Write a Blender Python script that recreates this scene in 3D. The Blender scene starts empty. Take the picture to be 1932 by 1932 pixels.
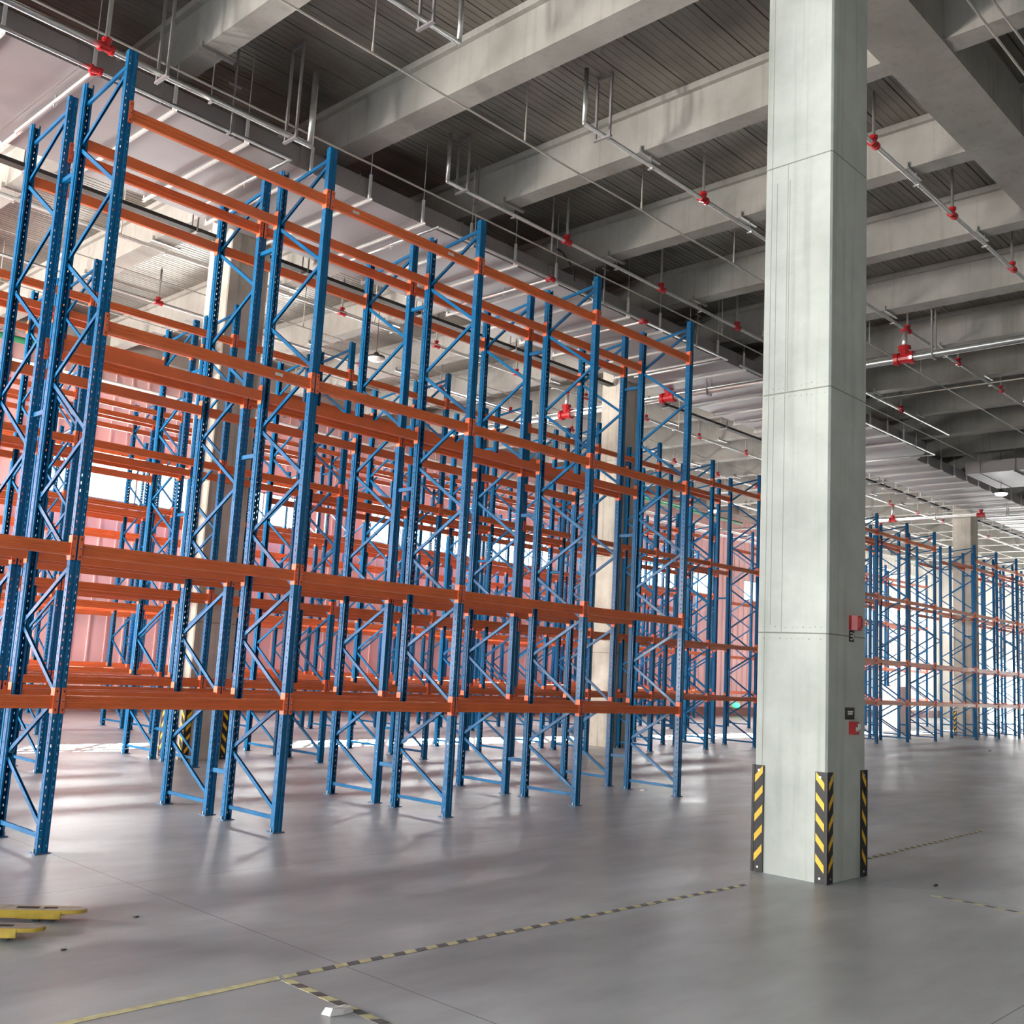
import bpy, math, random
from mathutils import Vector, Matrix

random.seed(7)
PI = math.pi
S = bpy.context.scene
COL = S.collection

# ------------------------------------------------------------------ camera
YAW, PITCH, ROLL = map(math.radians, (43.8618, 8.4334, 3.0972))
fwd = Vector((math.cos(YAW) * math.cos(PITCH), math.sin(YAW) * math.cos(PITCH), math.sin(PITCH)))
r0 = Vector((math.sin(YAW), -math.cos(YAW), 0))
u0 = r0.cross(fwd)
right = math.cos(ROLL) * r0 + math.sin(ROLL) * u0
up = -math.sin(ROLL) * r0 + math.cos(ROLL) * u0
cam_data = bpy.data.cameras.new('camera')
cam_data.sensor_width = 36
cam_data.lens = 36 * 1969.81 / 1932
cam_data.clip_start = 0.05
cam_data.clip_end = 400
cam = bpy.data.objects.new('camera', cam_data)
COL.objects.link(cam)
m = Matrix((right, up, -fwd)).transposed().to_4x4()
m.translation = Vector((-4.3047, -9.8974, 1.92))
cam.matrix_world = m
S.camera = cam

# ------------------------------------------------------------------ light and exposure
S.view_settings.view_transform = 'Standard'
S.view_settings.look = 'None'
S.view_settings.gamma = 1
S.view_settings.use_curve_mapping = False
S.view_settings.exposure = 0.27
S.cycles.use_denoising = True
S.cycles.max_bounces = 8
S.cycles.diffuse_bounces = 4
S.cycles.glossy_bounces = 4
S.cycles.transparent_max_bounces = 12
S.cycles.sample_clamp_indirect = 6

W = bpy.data.worlds.new('sky')
S.world = W
W.use_nodes = True
bg = W.node_tree.nodes['Background']
bg.inputs[0].default_value = (0.93, 0.97, 1.0, 1)
bg.inputs[1].default_value = 4.5

sun = bpy.data.lights.new('sun', 'SUN')
sun.energy = 240
sun.angle = 0.012
sun.color = (1.0, 0.95, 0.88)
so = bpy.data.objects.new('sun', sun)
COL.objects.link(so)
so.rotation_euler = Vector((-10.1, -10.5, -6.75)).to_track_quat('-Z', 'Y').to_euler()


def area(name, loc, direction, sx, sy, power, color):
    l = bpy.data.lights.new(name, 'AREA')
    l.shape = 'RECTANGLE'
    l.size = sx
    l.size_y = sy
    l.energy = power
    l.color = color
    o = bpy.data.objects.new(name, l)
    COL.objects.link(o)
    o.location = loc
    o.rotation_euler = Vector(direction).to_track_quat('-Z', 'Z').to_euler()
    return o


# daylight entering through the row of dock doors in the side wall and the ribbon windows of the back wall
area('daylight_dock_side', (-15.6, -2.0, 2.8), (1, 0, 0), 24, 4.6, 4500, (0.83, 0.945, 1.0))
area('daylight_dock_side', (-15.6, 14.0, 2.8), (1, 0, 0), 10, 4.6, 30000, (1.0, 0.93, 0.86))
# area('daylight_dock_front', (-3.0, -15.6, 2.6), (0, 1, 0), 18, 4.4, 250, (0.88, 0.95, 1.0))
area('daylight_dock_end', (71.3, 13.0, 2.0), (-1, 0, 0), 9, 3.6, 1000, (1.0, 0.98, 0.95))
for _x, _w in ((11.8, 8.8), (24.4, 9.8), (37.8, 9.4), (49.8, 9.0), (61.5, 8.8)):
    area('daylight_ribbon_window', (_x, 20.25, 6.7), (0, -1, -.25), _w, .95, (220 if _x < 45 else 90) * _w, (1.0, 0.97, 0.94))


# ------------------------------------------------------------------ materials
def nt(name):
    mt = bpy.data.materials.new(name)
    mt.use_nodes = True
    t = mt.node_tree
    return mt, t, t.nodes['Principled BSDF']


def plain(name, col, rough=0.5, metal=0.0, var=0.0, scale=6.0, emit=None, strength=0.0, bump=0.0, coat=0.0):
    mt, t, b = nt(name)
    b.inputs['Base Color'].default_value = (*col, 1)
    b.inputs['Roughness'].default_value = rough
    b.inputs['Metallic'].default_value = metal
    b.inputs['Coat Weight'].default_value = coat
    if emit:
        b.inputs['Emission Color'].default_value = (*emit, 1)
        b.inputs['Emission Strength'].default_value = strength
    tc = t.nodes.new('ShaderNodeTexCoord')
    n = t.nodes.new('ShaderNodeTexNoise')
    n.inputs['Scale'].default_value = scale
    n.inputs['Detail'].default_value = 4
    t.links.new(tc.outputs['Object'], n.inputs['Vector'])
    if var:
        r = t.nodes.new('ShaderNodeValToRGB')
        r.color_ramp.elements[0].position = 0.3
        r.color_ramp.elements[1].position = 0.7
        r.color_ramp.elements[0].color = (*[c * (1 - var) for c in col], 1)
        r.color_ramp.elements[1].color = (*[min(1, c * (1 + var)) for c in col], 1)
        t.links.new(n.outputs['Fac'], r.inputs['Fac'])
        t.links.new(r.outputs['Color'], b.inputs['Base Color'])
    if bump:
        bp = t.nodes.new('ShaderNodeBump')
        bp.inputs['Strength'].default_value = bump
        bp.inputs['Distance'].default_value = 0.02
        t.links.new(n.outputs['Fac'], bp.inputs['Height'])
        t.links.new(bp.outputs['Normal'], b.inputs['Normal'])
    return mt


def concrete(name, lo, hi, scale=1.2, streak=0.0, joints=(), rough=0.85):
    """cast concrete: cloudy tone, vertical run marks, thin formwork joints at given heights"""
    mt, t, b = nt(name)
    N = t.nodes.new
    L = t.links.new
    g = N('ShaderNodeNewGeometry')
    n1 = N('ShaderNodeTexNoise')
    n1.inputs['Scale'].default_value = scale
    n1.inputs['Detail'].default_value = 7
    n1.inputs['Roughness'].default_value = 0.6
    L(g.outputs['Position'], n1.inputs['Vector'])
    r = N('ShaderNodeValToRGB')
    r.color_ramp.elements[0].position = 0.32
    r.color_ramp.elements[1].position = 0.68
    r.color_ramp.elements[0].color = (*lo, 1)
    r.color_ramp.elements[1].color = (*hi, 1)
    L(n1.outputs['Fac'], r.inputs['Fac'])
    out = r.outputs['Color']
    if streak:
        mp = N('ShaderNodeMapping')
        mp.inputs['Scale'].default_value = (9, 9, 0.35)
        L(g.outputs['Position'], mp.inputs['Vector'])
        n2 = N('ShaderNodeTexNoise')
        n2.inputs['Scale'].default_value = 1.0
        n2.inputs['Detail'].default_value = 3
        L(mp.outputs['Vector'], n2.inputs['Vector'])
        r2 = N('ShaderNodeValToRGB')
        r2.color_ramp.elements[0].position = 0.30
        r2.color_ramp.elements[1].position = 0.46
        r2.color_ramp.elements[0].color = (0.60, 0.62, 0.56, 1)
        r2.color_ramp.elements[1].color = (1, 1, 1, 1)
        L(n2.outputs['Fac'], r2.inputs['Fac'])
        mx = N('ShaderNodeMixRGB')
        mx.blend_type = 'MULTIPLY'
        mx.inputs[0].default_value = streak
        L(out, mx.inputs[1])
        L(r2.outputs['Color'], mx.inputs[2])
        out = mx.outputs[0]
    if joints:
        sp = N('ShaderNodeSeparateXYZ')
        L(g.outputs['Position'], sp.inputs[0])
        acc = None
        for z in joints:
            a = N('ShaderNodeMath'); a.operation = 'SUBTRACT'; a.inputs[1].default_value = z
            L(sp.outputs['Z'], a.inputs[0])
            ab = N('ShaderNodeMath'); ab.operation = 'ABSOLUTE'
            L(a.outputs[0], ab.inputs[0])
            lt = N('ShaderNodeMath'); lt.operation = 'LESS_THAN'; lt.inputs[1].default_value = 0.007
            L(ab.outputs[0], lt.inputs[0])
            if acc is None:
                acc = lt.outputs[0]
            else:
                ad = N('ShaderNodeMath'); ad.operation = 'MAXIMUM'
                L(acc, ad.inputs[0]); L(lt.outputs[0], ad.inputs[1])
                acc = ad.outputs[0]
        mx = N('ShaderNodeMixRGB')
        L(acc, mx.inputs[0])
        L(out, mx.inputs[1])
        mx.inputs[2].default_value = (lo[0] * .5, lo[1] * .5, lo[2] * .45, 1)
        out = mx.outputs[0]
    L(out, b.inputs['Base Color'])
    b.inputs['Roughness'].default_value = rough
    bp = N('ShaderNodeBump')
    bp.inputs['Strength'].default_value = 0.25
    bp.inputs['Distance'].default_value = 0.01
    n3 = N('ShaderNodeTexNoise')
    n3.inputs['Scale'].default_value = 14
    n3.inputs['Detail'].default_value = 5
    L(g.outputs['Position'], n3.inputs['Vector'])
    L(n3.outputs['Fac'], bp.inputs['Height'])
    L(bp.outputs['Normal'], b.inputs['Normal'])
    return mt


def floor_mat():
    mt, t, b = nt('polished concrete floor')
    N = t.nodes.new
    L = t.links.new
    g = N('ShaderNodeNewGeometry')
    def noise(scale, det, rough, mapping=(1, 1, 1), rot=0):
        mp = N('ShaderNodeMapping')
        mp.inputs['Scale'].default_value = mapping
        mp.inputs['Rotation'].default_value = (0, 0, rot)
        L(g.outputs['Position'], mp.inputs['Vector'])
        n = N('ShaderNodeTexNoise')
        n.inputs['Scale'].default_value = scale
        n.inputs['Detail'].default_value = det
        n.inputs['Roughness'].default_value = rough
        L(mp.outputs['Vector'], n.inputs['Vector'])
        return n.outputs['Fac']
    a = noise(0.45, 4, 0.5, (0.7, 1.5, 1), 0.12)
    r = N('ShaderNodeValToRGB')
    r.color_ramp.interpolation = 'B_SPLINE'
    r.color_ramp.elements[0].position = 0.28
    r.color_ramp.elements[1].position = 0.72
    r.color_ramp.elements[0].color = (0.29, 0.315, 0.335, 1)
    r.color_ramp.elements[1].color = (0.64, 0.68, 0.715, 1)
    L(a, r.inputs['Fac'])
    c = noise(1.9, 6, 0.58, (0.55, 1.7, 1), 0.1)
    r2 = N('ShaderNodeValToRGB')
    r2.color_ramp.interpolation = 'B_SPLINE'
    r2.color_ramp.elements[0].position = 0.25
    r2.color_ramp.elements[1].position = 0.68
    r2.color_ramp.elements[0].color = (0.62, 0.61, 0.60, 1)
    r2.color_ramp.elements[1].color = (1, 1, 1, 1)
    L(c, r2.inputs['Fac'])
    mx = N('ShaderNodeMixRGB'); mx.blend_type = 'MULTIPLY'; mx.inputs[0].default_value = 0.9
    L(r.outputs['Color'], mx.inputs[1]); L(r2.outputs['Color'], mx.inputs[2])
    # saw-cut joints every 6 m
    sp = N('ShaderNodeSeparateXYZ'); L(g.outputs['Position'], sp.inputs[0])
    acc = None
    for ax, off in (('X', -0.08), ('Y', 1.55)):
        ad = N('ShaderNodeMath'); ad.operation = 'ADD'; ad.inputs[1].default_value = off
        L(sp.outputs[ax], ad.inputs[0])
        pp = N('ShaderNodeMath'); pp.operation = 'PINGPONG'; pp.inputs[1].default_value = 3.0
        L(ad.outputs[0], pp.inputs[0])
        lt = N('ShaderNodeMath'); lt.operation = 'LESS_THAN'; lt.inputs[1].default_value = 0.004
        L(pp.outputs[0], lt.inputs[0])
        if acc is None:
            acc = lt.outputs[0]
        else:
            mm = N('ShaderNodeMath'); mm.operation = 'MAXIMUM'
            L(acc, mm.inputs[0]); L(lt.outputs[0], mm.inputs[1]); acc = mm.outputs[0]
    mj = N('ShaderNodeMixRGB'); L(acc, mj.inputs[0]); L(mx.outputs[0], mj.inputs[1])
    mj.inputs[2].default_value = (0.13, 0.12, 0.11, 1)
    L(mj.outputs[0], b.inputs['Base Color'])
    d = noise(0.8, 5, 0.55, (0.6, 1.5, 1))
    r3 = N('ShaderNodeMapRange')
    r3.interpolation_type = 'SMOOTHSTEP'
    r3.inputs['From Min'].default_value = 0.15
    r3.inputs['From Max'].default_value = 0.85
    r3.inputs['To Min'].default_value = 0.285
    r3.inputs['To Max'].default_value = 0.44
    L(d, r3.inputs['Value'])
    L(r3.outputs[0], b.inputs['Roughness'])
    b.inputs['Specular IOR Level'].default_value = 0.55
    bp = N('ShaderNodeBump')
    bp.inputs['Strength'].default_value = 0.10
    bp.inputs['Distance'].default_value = 0.02
    e = noise(2.2, 3, 0.5)
    L(e, bp.inputs['Height'])
    L(bp.outputs['Normal'], b.inputs['Normal'])
    return mt


M = {}
M['blue'] = plain('blue powder coated steel', (0.002, 0.108, 0.262), 0.27, 0.0, 0.10, 3.0)
M['blue'].node_tree.nodes['Principled BSDF'].inputs['Specular IOR Level'].default_value = 0.28
M['orange'] = plain('orange powder coated steel', (0.70, 0.145, 0.036), 0.38, 0.0, 0.08, 3.0, coat=0.2)
M['conn'] = plain('bright orange connector steel', (0.78, 0.150, 0.055), 0.42, 0.0)
M['bolt'] = plain('zinc bolt', (0.55, 0.53, 0.50), 0.35, 0.9)
M['foot'] = plain('foot plate steel', (0.05, 0.13, 0.25), 0.55, 0.2)
M['floor'] = floor_mat()
M['col'] = concrete('grey green cast concrete', (0.43, 0.465, 0.43), (0.56, 0.60, 0.56), 1.5, 0.35, (2.42, 4.98, 7.59), 0.8)
M['col_old'] = concrete('stained cast concrete', (0.40, 0.37, 0.31), (0.60, 0.56, 0.49), 1.3, 0.75, (2.42, 4.98, 7.59), 0.85)
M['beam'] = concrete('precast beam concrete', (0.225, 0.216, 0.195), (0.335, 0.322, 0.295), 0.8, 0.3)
M['galv'] = plain('galvanised steel', (0.27, 0.255, 0.258), 0.46, 0.4, 0.06, 1.5)
M['bar'] = plain('white galvanised bar', (0.62, 0.60, 0.58), 0.5, 0.0)
M['pipe'] = plain('galvanised pipe', (0.62, 0.62, 0.60), 0.30, 0.8, 0.08, 9.0)
M['conduit'] = plain('painted conduit', (0.55, 0.52, 0.46), 0.5, 0.1)
M['red'] = plain('red coupling paint', (0.45, 0.012, 0.016), 0.4, 0.0, coat=0.3)
M['black'] = plain('black rubber', (0.012, 0.012, 0.013), 0.55, 0.0, 0.2, 20)
M['yellow'] = plain('reflective yellow', (0.85, 0.52, 0.02), 0.45)
M['dark'] = plain('dark tray steel', (0.035, 0.030, 0.026), 0.6, 0.2)
M['white'] = plain('white plastic', (0.75, 0.75, 0.74), 0.4)
M['tape_y'] = plain('worn yellow floor tape', (0.62, 0.59, 0.33), 0.5, 0, 0.25, 12)
M['tape_k'] = plain('worn black floor tape', (0.12, 0.117, 0.115), 0.5, 0, 0.3, 12)
M['jack'] = plain('yellow fork paint', (0.52, 0.36, 0.05), 0.4, 0, 0.25, 9, coat=0.2)
M['jack_top'] = plain('worn bare fork steel', (0.42, 0.37, 0.30), 0.5, 0.1, 0.25, 12)
M['green'] = plain('green painted pipe', (0.02, 0.16, 0.07), 0.4)
M['lamp_on'] = plain('lit lamp diffuser', (1, 1, 1), 0.5, emit=(0.95, 1.0, 0.98), strength=40)
M['lamp_off'] = plain('opal lamp diffuser', (0.8, 0.8, 0.78), 0.4)
M['exit'] = plain('green lit sign', (0.02, 0.6, 0.2), 0.5, emit=(0.05, 1.0, 0.35), strength=2.0)
M['paper'] = plain('white paper scrap', (0.75, 0.75, 0.73), 0.8)
M['litter'] = plain('dark dried leaf', (0.09, 0.06, 0.04), 0.8)
M['frame_al'] = plain('grey window frame', (0.35, 0.35, 0.36), 0.5, 0.4)
M['rubber'] = plain('grey wheel', (0.05, 0.05, 0.05), 0.6)


def glass_mat():
    mt = bpy.data.materials.new('clear window glass')
    mt.use_nodes = True
    t = mt.node_tree
    t.nodes.clear()
    o = t.nodes.new('ShaderNodeOutputMaterial')
    mix = t.nodes.new('ShaderNodeMixShader')
    mix.inputs[0].default_value = 0.07
    tr = t.nodes.new('ShaderNodeBsdfTransparent')
    tr.inputs[0].default_value = (0.95, 0.98, 0.98, 1)
    gl = t.nodes.new('ShaderNodeBsdfGlossy')
    gl.inputs['Roughness'].default_value = 0.03
    t.links.new(tr.outputs[0], mix.inputs[1])
    t.links.new(gl.outputs[0], mix.inputs[2])
    t.links.new(mix.outputs[0], o.inputs[0])
    return mt


M['glass'] = glass_mat()


def panel_mat(name, col):
    """profiled wall cladding: colour with slight cloudy wear (the ribs are real geometry)"""
    return plain(name, col, 0.5, 0.0, 0.05, 0.4)


M['pink'] = panel_mat('pink-lit wall cladding', (0.90, 0.60, 0.585))  # pink cast of the light in the hall, put into the cladding colour
M['cream'] = panel_mat('cream wall cladding', (0.80, 0.76, 0.70))
M['grey_wall'] = concrete('dark grey wall concrete', (0.34, 0.35, 0.35), (0.44, 0.45, 0.45), 0.8)
M['seam'] = plain('formwork seam', (0.30, 0.31, 0.27), 0.9)
M['base'] = concrete('dark plinth concrete', (0.20, 0.12, 0.11), (0.27, 0.17, 0.16), 1.0)
M['deck'] = plain('galvanised floor deck', (0.22, 0.205, 0.18), 0.42, 0.55, 0.35, 0.7, bump=0.1)


# ------------------------------------------------------------------ mesh helpers
class MB:
    def __init__(self):
        self.v, self.f, self.mi, self.mats = [], [], [], []

    def mat(self, mt):
        if mt not in self.mats:
            self.mats.append(mt)
        self.cur = self.mats.index(mt)
        return self

    def face(self, *idx):
        self.f.append(idx)
        self.mi.append(getattr(self, 'cur', 0))

    def quad(self, a, b, c, d):
        n = len(self.v)
        self.v += [a, b, c, d]
        self.face(n, n + 1, n + 2, n + 3)

    def box(self, x0, x1, y0, y1, z0, z1):
        n = len(self.v)
        self.v += [(x, y, z) for z in (z0, z1) for x, y in ((x0, y0), (x1, y0), (x1, y1), (x0, y1))]
        for q in ((3, 2, 1, 0), (4, 5, 6, 7), (0, 1, 5, 4), (1, 2, 6, 5), (2, 3, 7, 6), (3, 0, 4, 7)):
            self.face(*[n + i for i in q])
        return self

    def sweep(self, p, q, prof, ref=(0, 0, 1), cap=True):
        """closed 2-D profile (side, up) swept from p to q"""
        p, q = Vector(p), Vector(q)
        d = (q - p).normalized()
        s = d.cross(Vector(ref))
        if s.length < 1e-4:
            s = Vector((1, 0, 0))
        s.normalize()
        u = s.cross(d)
        n = len(self.v)
        k = len(prof)
        for c in (p, q):
            self.v += [tuple(c + s * a + u * b) for a, b in prof]
        for i in range(k):
            j = (i + 1) % k
            self.face(n + i, n + j, n + k + j, n + k + i)
        if cap:
            self.face(*[n + i for i in range(k)][::-1])
            self.face(*[n + k + i for i in range(k)])
        return self

    def bar(self, p, q, w, h, ref=(0, 0, 1)):
        return self.sweep(p, q, [(-w / 2, -h / 2), (w / 2, -h / 2), (w / 2, h / 2), (-w / 2, h / 2)], ref)

    def chan(self, p, q, w, h, t=0.004, ref=(0, 0, 1)):
        """open C channel"""
        pr = [(-w / 2, -h / 2), (w / 2, -h / 2), (w / 2, h / 2), (-w / 2, h / 2), (-w / 2, h / 2 - t), (w / 2 - t, h / 2 - t), (w / 2 - t, -h / 2 + t), (-w / 2, -h / 2 + t)]
        return self.sweep(p, q, pr, ref)

    def tube(self, p, q, r, n=12):
        return self.sweep(p, q, [(r * math.cos(2 * PI * i / n), r * math.sin(2 * PI * i / n)) for i in range(n)])

    def path(self, pts, r, n=10):
        for a, b in zip(pts, pts[1:]):
            self.tube(a, b, r, n)
        for a in pts[1:-1]:
            self.ball(a, r * 1.02)
        return self

    def ball(self, c, r, seg=10, rings=6):
        n = len(self.v)
        for i in range(rings + 1):
            th = PI * i / rings
            for j in range(seg):
                ph = 2 * PI * j / seg
                self.v.append((c[0] + r * math.sin(th) * math.cos(ph), c[1] + r * math.sin(th) * math.sin(ph), c[2] + r * math.cos(th)))
        for i in range(rings):
            for j in range(seg):
                k = (j + 1) % seg
                self.face(n + i * seg + j, n + (i + 1) * seg + j, n + (i + 1) * seg + k, n + i * seg + k)
        return self

    def lathe(self, c, prof, n=20, smooth=True):
        """profile of (radius, z) about the vertical axis through c"""
        s = len(self.v)
        for r, z in prof:
            for j in range(n):
                a = 2 * PI * j / n
                self.v.append((c[0] + r * math.cos(a), c[1] + r * math.sin(a), c[2] + z))
        for i in range(len(prof) - 1):
            for j in range(n):
                k = (j + 1) % n
                self.face(s + i * n + j, s + i * n + k, s + (i + 1) * n + k, s + (i + 1) * n + j)
        return self

    def poly(self, pts, z0, z1):
        n = len(self.v)
        k = len(pts)
        self.v += [(x, y, z0) for x, y in pts] + [(x, y, z1) for x, y in pts]
        self.face(*[n + i for i in range(k)][::-1])
        self.face(*[n + k + i for i in range(k)])
        for i in range(k):
            j = (i + 1) % k
            self.face(n + i, n + j, n + k + j, n + k + i)
        return self

    def mesh(self, name, mt=None):
        me = bpy.data.meshes.new(name)
        me.from_pydata(self.v, [], self.f)
        if self.mats:
            for x in self.mats:
                me.materials.append(x)
            me.polygons.foreach_set('material_index', self.mi)
        elif mt:
            me.materials.append(mt)
        me.update()
        return me


def obj(name, me, parent=None, loc=(0, 0, 0), rotz=0, mt=None):
    if isinstance(me, MB):
        me = me.mesh(name, mt)
    o = bpy.data.objects.new(name, me)
    COL.objects.link(o)
    o.location = loc
    o.rotation_euler = (0, 0, rotz)
    if parent:
        o.parent = parent
    return o


def tag(o, label, cat, group=None, kind=None):
    o['label'] = label
    o['category'] = cat
    if group:
        o['group'] = group
    if kind:
        o['kind'] = kind
    return o


def thing(name, label, cat, loc=(0, 0, 0), rotz=0, group=None, kind=None):
    o = bpy.data.objects.new(name, None)
    o.empty_display_size = 0.2
    COL.objects.link(o)
    o.location = loc
    o.rotation_euler = (0, 0, rotz)
    return tag(o, label, cat, group, kind)


def struct(name, me, mt=None):
    o = obj(name, me, mt=mt)
    o['kind'] = 'structure'
    return o


def smooth(o):
    o.data.polygons.foreach_set('use_smooth', [True] * len(o.data.polygons))
    return o


# ------------------------------------------------------------------ the building shell
X0, X1, Y0, Y1 = -15, 72, -15, 20
DECK = 11.2
SOFFIT = 10.4

struct('floor', MB().box(X0 - 40, X1 + 30, Y0 - 40, Y1 + 30, -0.3, 0), M['floor'])

# profiled deck, ribs running along x
d = MB()
sec = []
y = Y0
while y < Y1 + 0.3:
    sec += [(y, DECK), (y + .10, DECK), (y + .105, DECK + .007), (y + .125, DECK + .007), (y + .13, DECK),
            (y + .23, DECK), (y + .235, DECK + .007), (y + .255, DECK + .007), (y + .26, DECK),
            (y + .36, DECK), (y + .365, DECK + .007), (y + .385, DECK + .007), (y + .39, DECK),
            (y + .49, DECK), (y + .495, DECK + .007), (y + .515, DECK + .007), (y + .52, DECK),
            (y + .590, DECK), (y + .592, DECK + .07), (y + .608, DECK + .07)]
    y += 0.61
n = len(sec)
for x in (X0, X1):
    d.v += [(x, a, b) for a, b in sec]
for i in range(n - 1):
    d.face(i, i + 1, n + i + 1, n + i)
d.box(X0, X1, Y0, Y1 + 0.3, DECK + 0.08, DECK + 0.35)
struct('ceiling', d, M['deck'])

# concrete beams: secondary beams along y, main beams along x
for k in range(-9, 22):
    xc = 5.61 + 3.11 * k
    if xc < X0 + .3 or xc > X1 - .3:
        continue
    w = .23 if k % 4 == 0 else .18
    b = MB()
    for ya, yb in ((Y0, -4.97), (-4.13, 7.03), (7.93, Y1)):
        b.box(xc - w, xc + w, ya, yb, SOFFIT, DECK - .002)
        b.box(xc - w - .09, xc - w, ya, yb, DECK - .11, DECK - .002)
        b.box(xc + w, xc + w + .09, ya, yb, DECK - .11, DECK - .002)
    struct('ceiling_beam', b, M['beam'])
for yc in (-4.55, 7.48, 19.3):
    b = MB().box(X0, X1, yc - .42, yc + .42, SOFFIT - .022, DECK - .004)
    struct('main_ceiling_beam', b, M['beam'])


# back wall: cladding ribs, ribbon windows let into it
WZ0, WZ1 = 6.15, 7.25
wins = [(7.35, 16.3), (19.4, 29.4), (33.0, 42.6), (45.2, 54.4), (57.0, 66.0), (67.6, 71.4)]


def clad(b, xa, xb, z0, z1, y, step=0.52):
    """flat sheet with raised ribs facing -y"""
    b.box(xa, xb, y, y + .15, z0, z1)
    x = math.ceil(xa / step) * step
    while x < xb - .06:
        b.box(x - .022, x + .022, y - .028, y + .001, z0, z1)
        x += step


SPLIT = 58.0
for nm, xa, xb, mt in (('wall_back', X0, 56.0, M['pink']), ('wall_back', 56.0, X1, M['cream'])):
    b = MB()
    clad(b, xa, xb, 0.45, WZ0, Y1)
    clad(b, xa, xb, WZ1, DECK, Y1)
    e = [xa] + [v for w in wins for v in w if xa < v < xb] + [xb]
    open_first = any(w[0] <= xa < w[1] for w in wins)
    for i in range(len(e) - 1):
        mid = (e[i] + e[i + 1]) / 2
        if not any(w[0] < mid < w[1] for w in wins):
            clad(b, e[i], e[i + 1], WZ0, WZ1, Y1)
    struct(nm, b, mt)
struct('baseboard_back', MB().box(X0, X1, Y1 - .06, Y1 + .15, 0, .45), M['base'])
for i, (a, c) in enumerate(wins):
    b = MB()
    b.box(a, c, Y1 - .01, Y1 + .16, WZ0, WZ0 + .05).box(a, c, Y1 - .01, Y1 + .16, WZ1 - .05, WZ1)
    nn = max(1, round((c - a) / 1.5))
    for j in range(nn + 1):
        x = a + (c - a) * j / nn
        b.box(max(a, x - .03), min(c, x + .03), Y1 - .01, Y1 + .16, WZ0, WZ1)
    fr = struct('window_%d' % (i + 1), b, M['frame_al'])
    p = MB().box(a, c, Y1 + .06, Y1 + .075, WZ0 + .04, WZ1 - .04)
    obj('window_pane', p, fr, mt=M['glass'])

# end wall with open dock doors
doors = [(8.6, 11.6), (12.4, 16.6), (-6.0, -2.0), (2.0, 6.0)]


def wall_x(name, x, y0, y1, openings, ztop, mt, th=.2):
    b = MB()
    cuts = sorted(openings)
    ys = [y0] + [v for o_ in cuts for v in o_] + [y1]
    for i in range(0, len(ys), 2):
        b.box(x, x + th, ys[i], ys[i + 1], 0, DECK)
    for a, c in cuts:
        b.box(x, x + th, a, c, ztop, DECK)
    return struct(name, b, mt)


wall_x('wall_right', X1, Y0, Y1 + .15, doors, 4.2, M['cream'])
wall_x('wall_left', X0 - .2, Y0, Y1 + .15, [(-14.5, -9.5), (-8.5, -3.5), (-2.5, 2.5), (3.5, 8.5), (9.5, 13.5), (14.5, 18.8)], 5.2, M['cream'])
b = MB()
b.box(X0, X1, Y0 - .2, Y0, 0, DECK)
struct('wall_front', b, M['grey_wall'])


# ------------------------------------------------------------------ columns and what is fixed to them
CW, CD = .85, .80


def column(x, y, label, mt):
    b = MB().poly([(x + .02, y), (x + CW - .02, y), (x + CW, y + .02), (x + CW, y + CD - .02), (x + CW - .02, y + CD), (x + .02, y + CD), (x, y + CD - .02), (x, y + .02)], 0, SOFFIT - .024)
    if y < 0:
        b.mat(mt)
        b.mi = [0] * len(b.mi)
        b.mat(M['seam'])
        for yy, z0, z1 in ((-4.235, .1, 10.3), (-4.30, 2.5, 7.4), (-4.43, 2.42, 7.59), (-4.455, 4.98, 7.4)):
            b.box(x - .0012, x + .001, yy - .003, yy + .003, z0, z1)
        for zj in (2.42, 4.98):
            for k in range(11):
                for dz in (-.055, .06):
                    yy = -4.22 - k * .066 + random.uniform(-.012, .012)
                    zz = zj + dz + random.uniform(-.01, .01)
                    b.tube((x - .0012, yy, zz), (x + .002, yy, zz), random.uniform(.004, .008), 8)
    o = obj('concrete_column', b, mt=mt)
    tag(o, label, 'column', kind='thing')
    return o


column(5.5, -4.95, 'tall pale grey concrete column standing alone in the open aisle, striped guards at its foot', M['col'])
column(5.36, 7.06, 'stained concrete column rising inside the racking just behind the first bays', M['col_old'])
column(17.5, 7.06, 'stained concrete column inside the racking beside the red tee of the large overhead pipe', M['col_old'])
column(29.5, 7.06, 'concrete column inside the second rack line, mostly hidden by the free-standing column', M['col_old'])
column(42.6, 7.06, 'distant concrete column beside the gap between the two far rack runs', M['col_old'])


def guard_mesh():
    """corner guard in the quadrant +x+y: legs run along +x and +y from the corner at the origin, outside faces at -x and -y"""
    b = MB()
    H = 1.06
    w = .115
    t = .014
    b.mat(M['black'])
    b.poly([(-t, -t), (w, -t), (w, 0), (0, 0), (0, w), (-t, w)], 0, H)
    b.poly([(-t - .004, -t - .004), (.012, -t - .004), (.012, -t), (-t, -t), (-t, .012), (-t - .004, .012)], 0, H)
    b.mat(M['yellow'])
    for i in range(5):
        z = .10 + i * .195
        hh = .075
        # on the -y face: rises away from the corner
        b.quad((.016, -t - .003, z), (w - .010, -t - .003, z + .105), (w - .010, -t - .003, z + .105 + hh), (.016, -t - .003, z + hh))
        b.quad((-t - .003, w - .010, z + .105), (-t - .003, .016, z), (-t - .003, .016, z + hh), (-t - .003, w - .010, z + .105 + hh))
    b.mat(M['bolt'])
    for z in (H - .05, .05):
        b.tube((.06, -t - .006, z), (.06, -t + .002, z), .012, 8)
        b.tube((-t - .006, .06, z), (-t + .002, .06, z), .012, 8)
    return b.mesh('corner_guard')


GM = guard_mesh()


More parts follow.
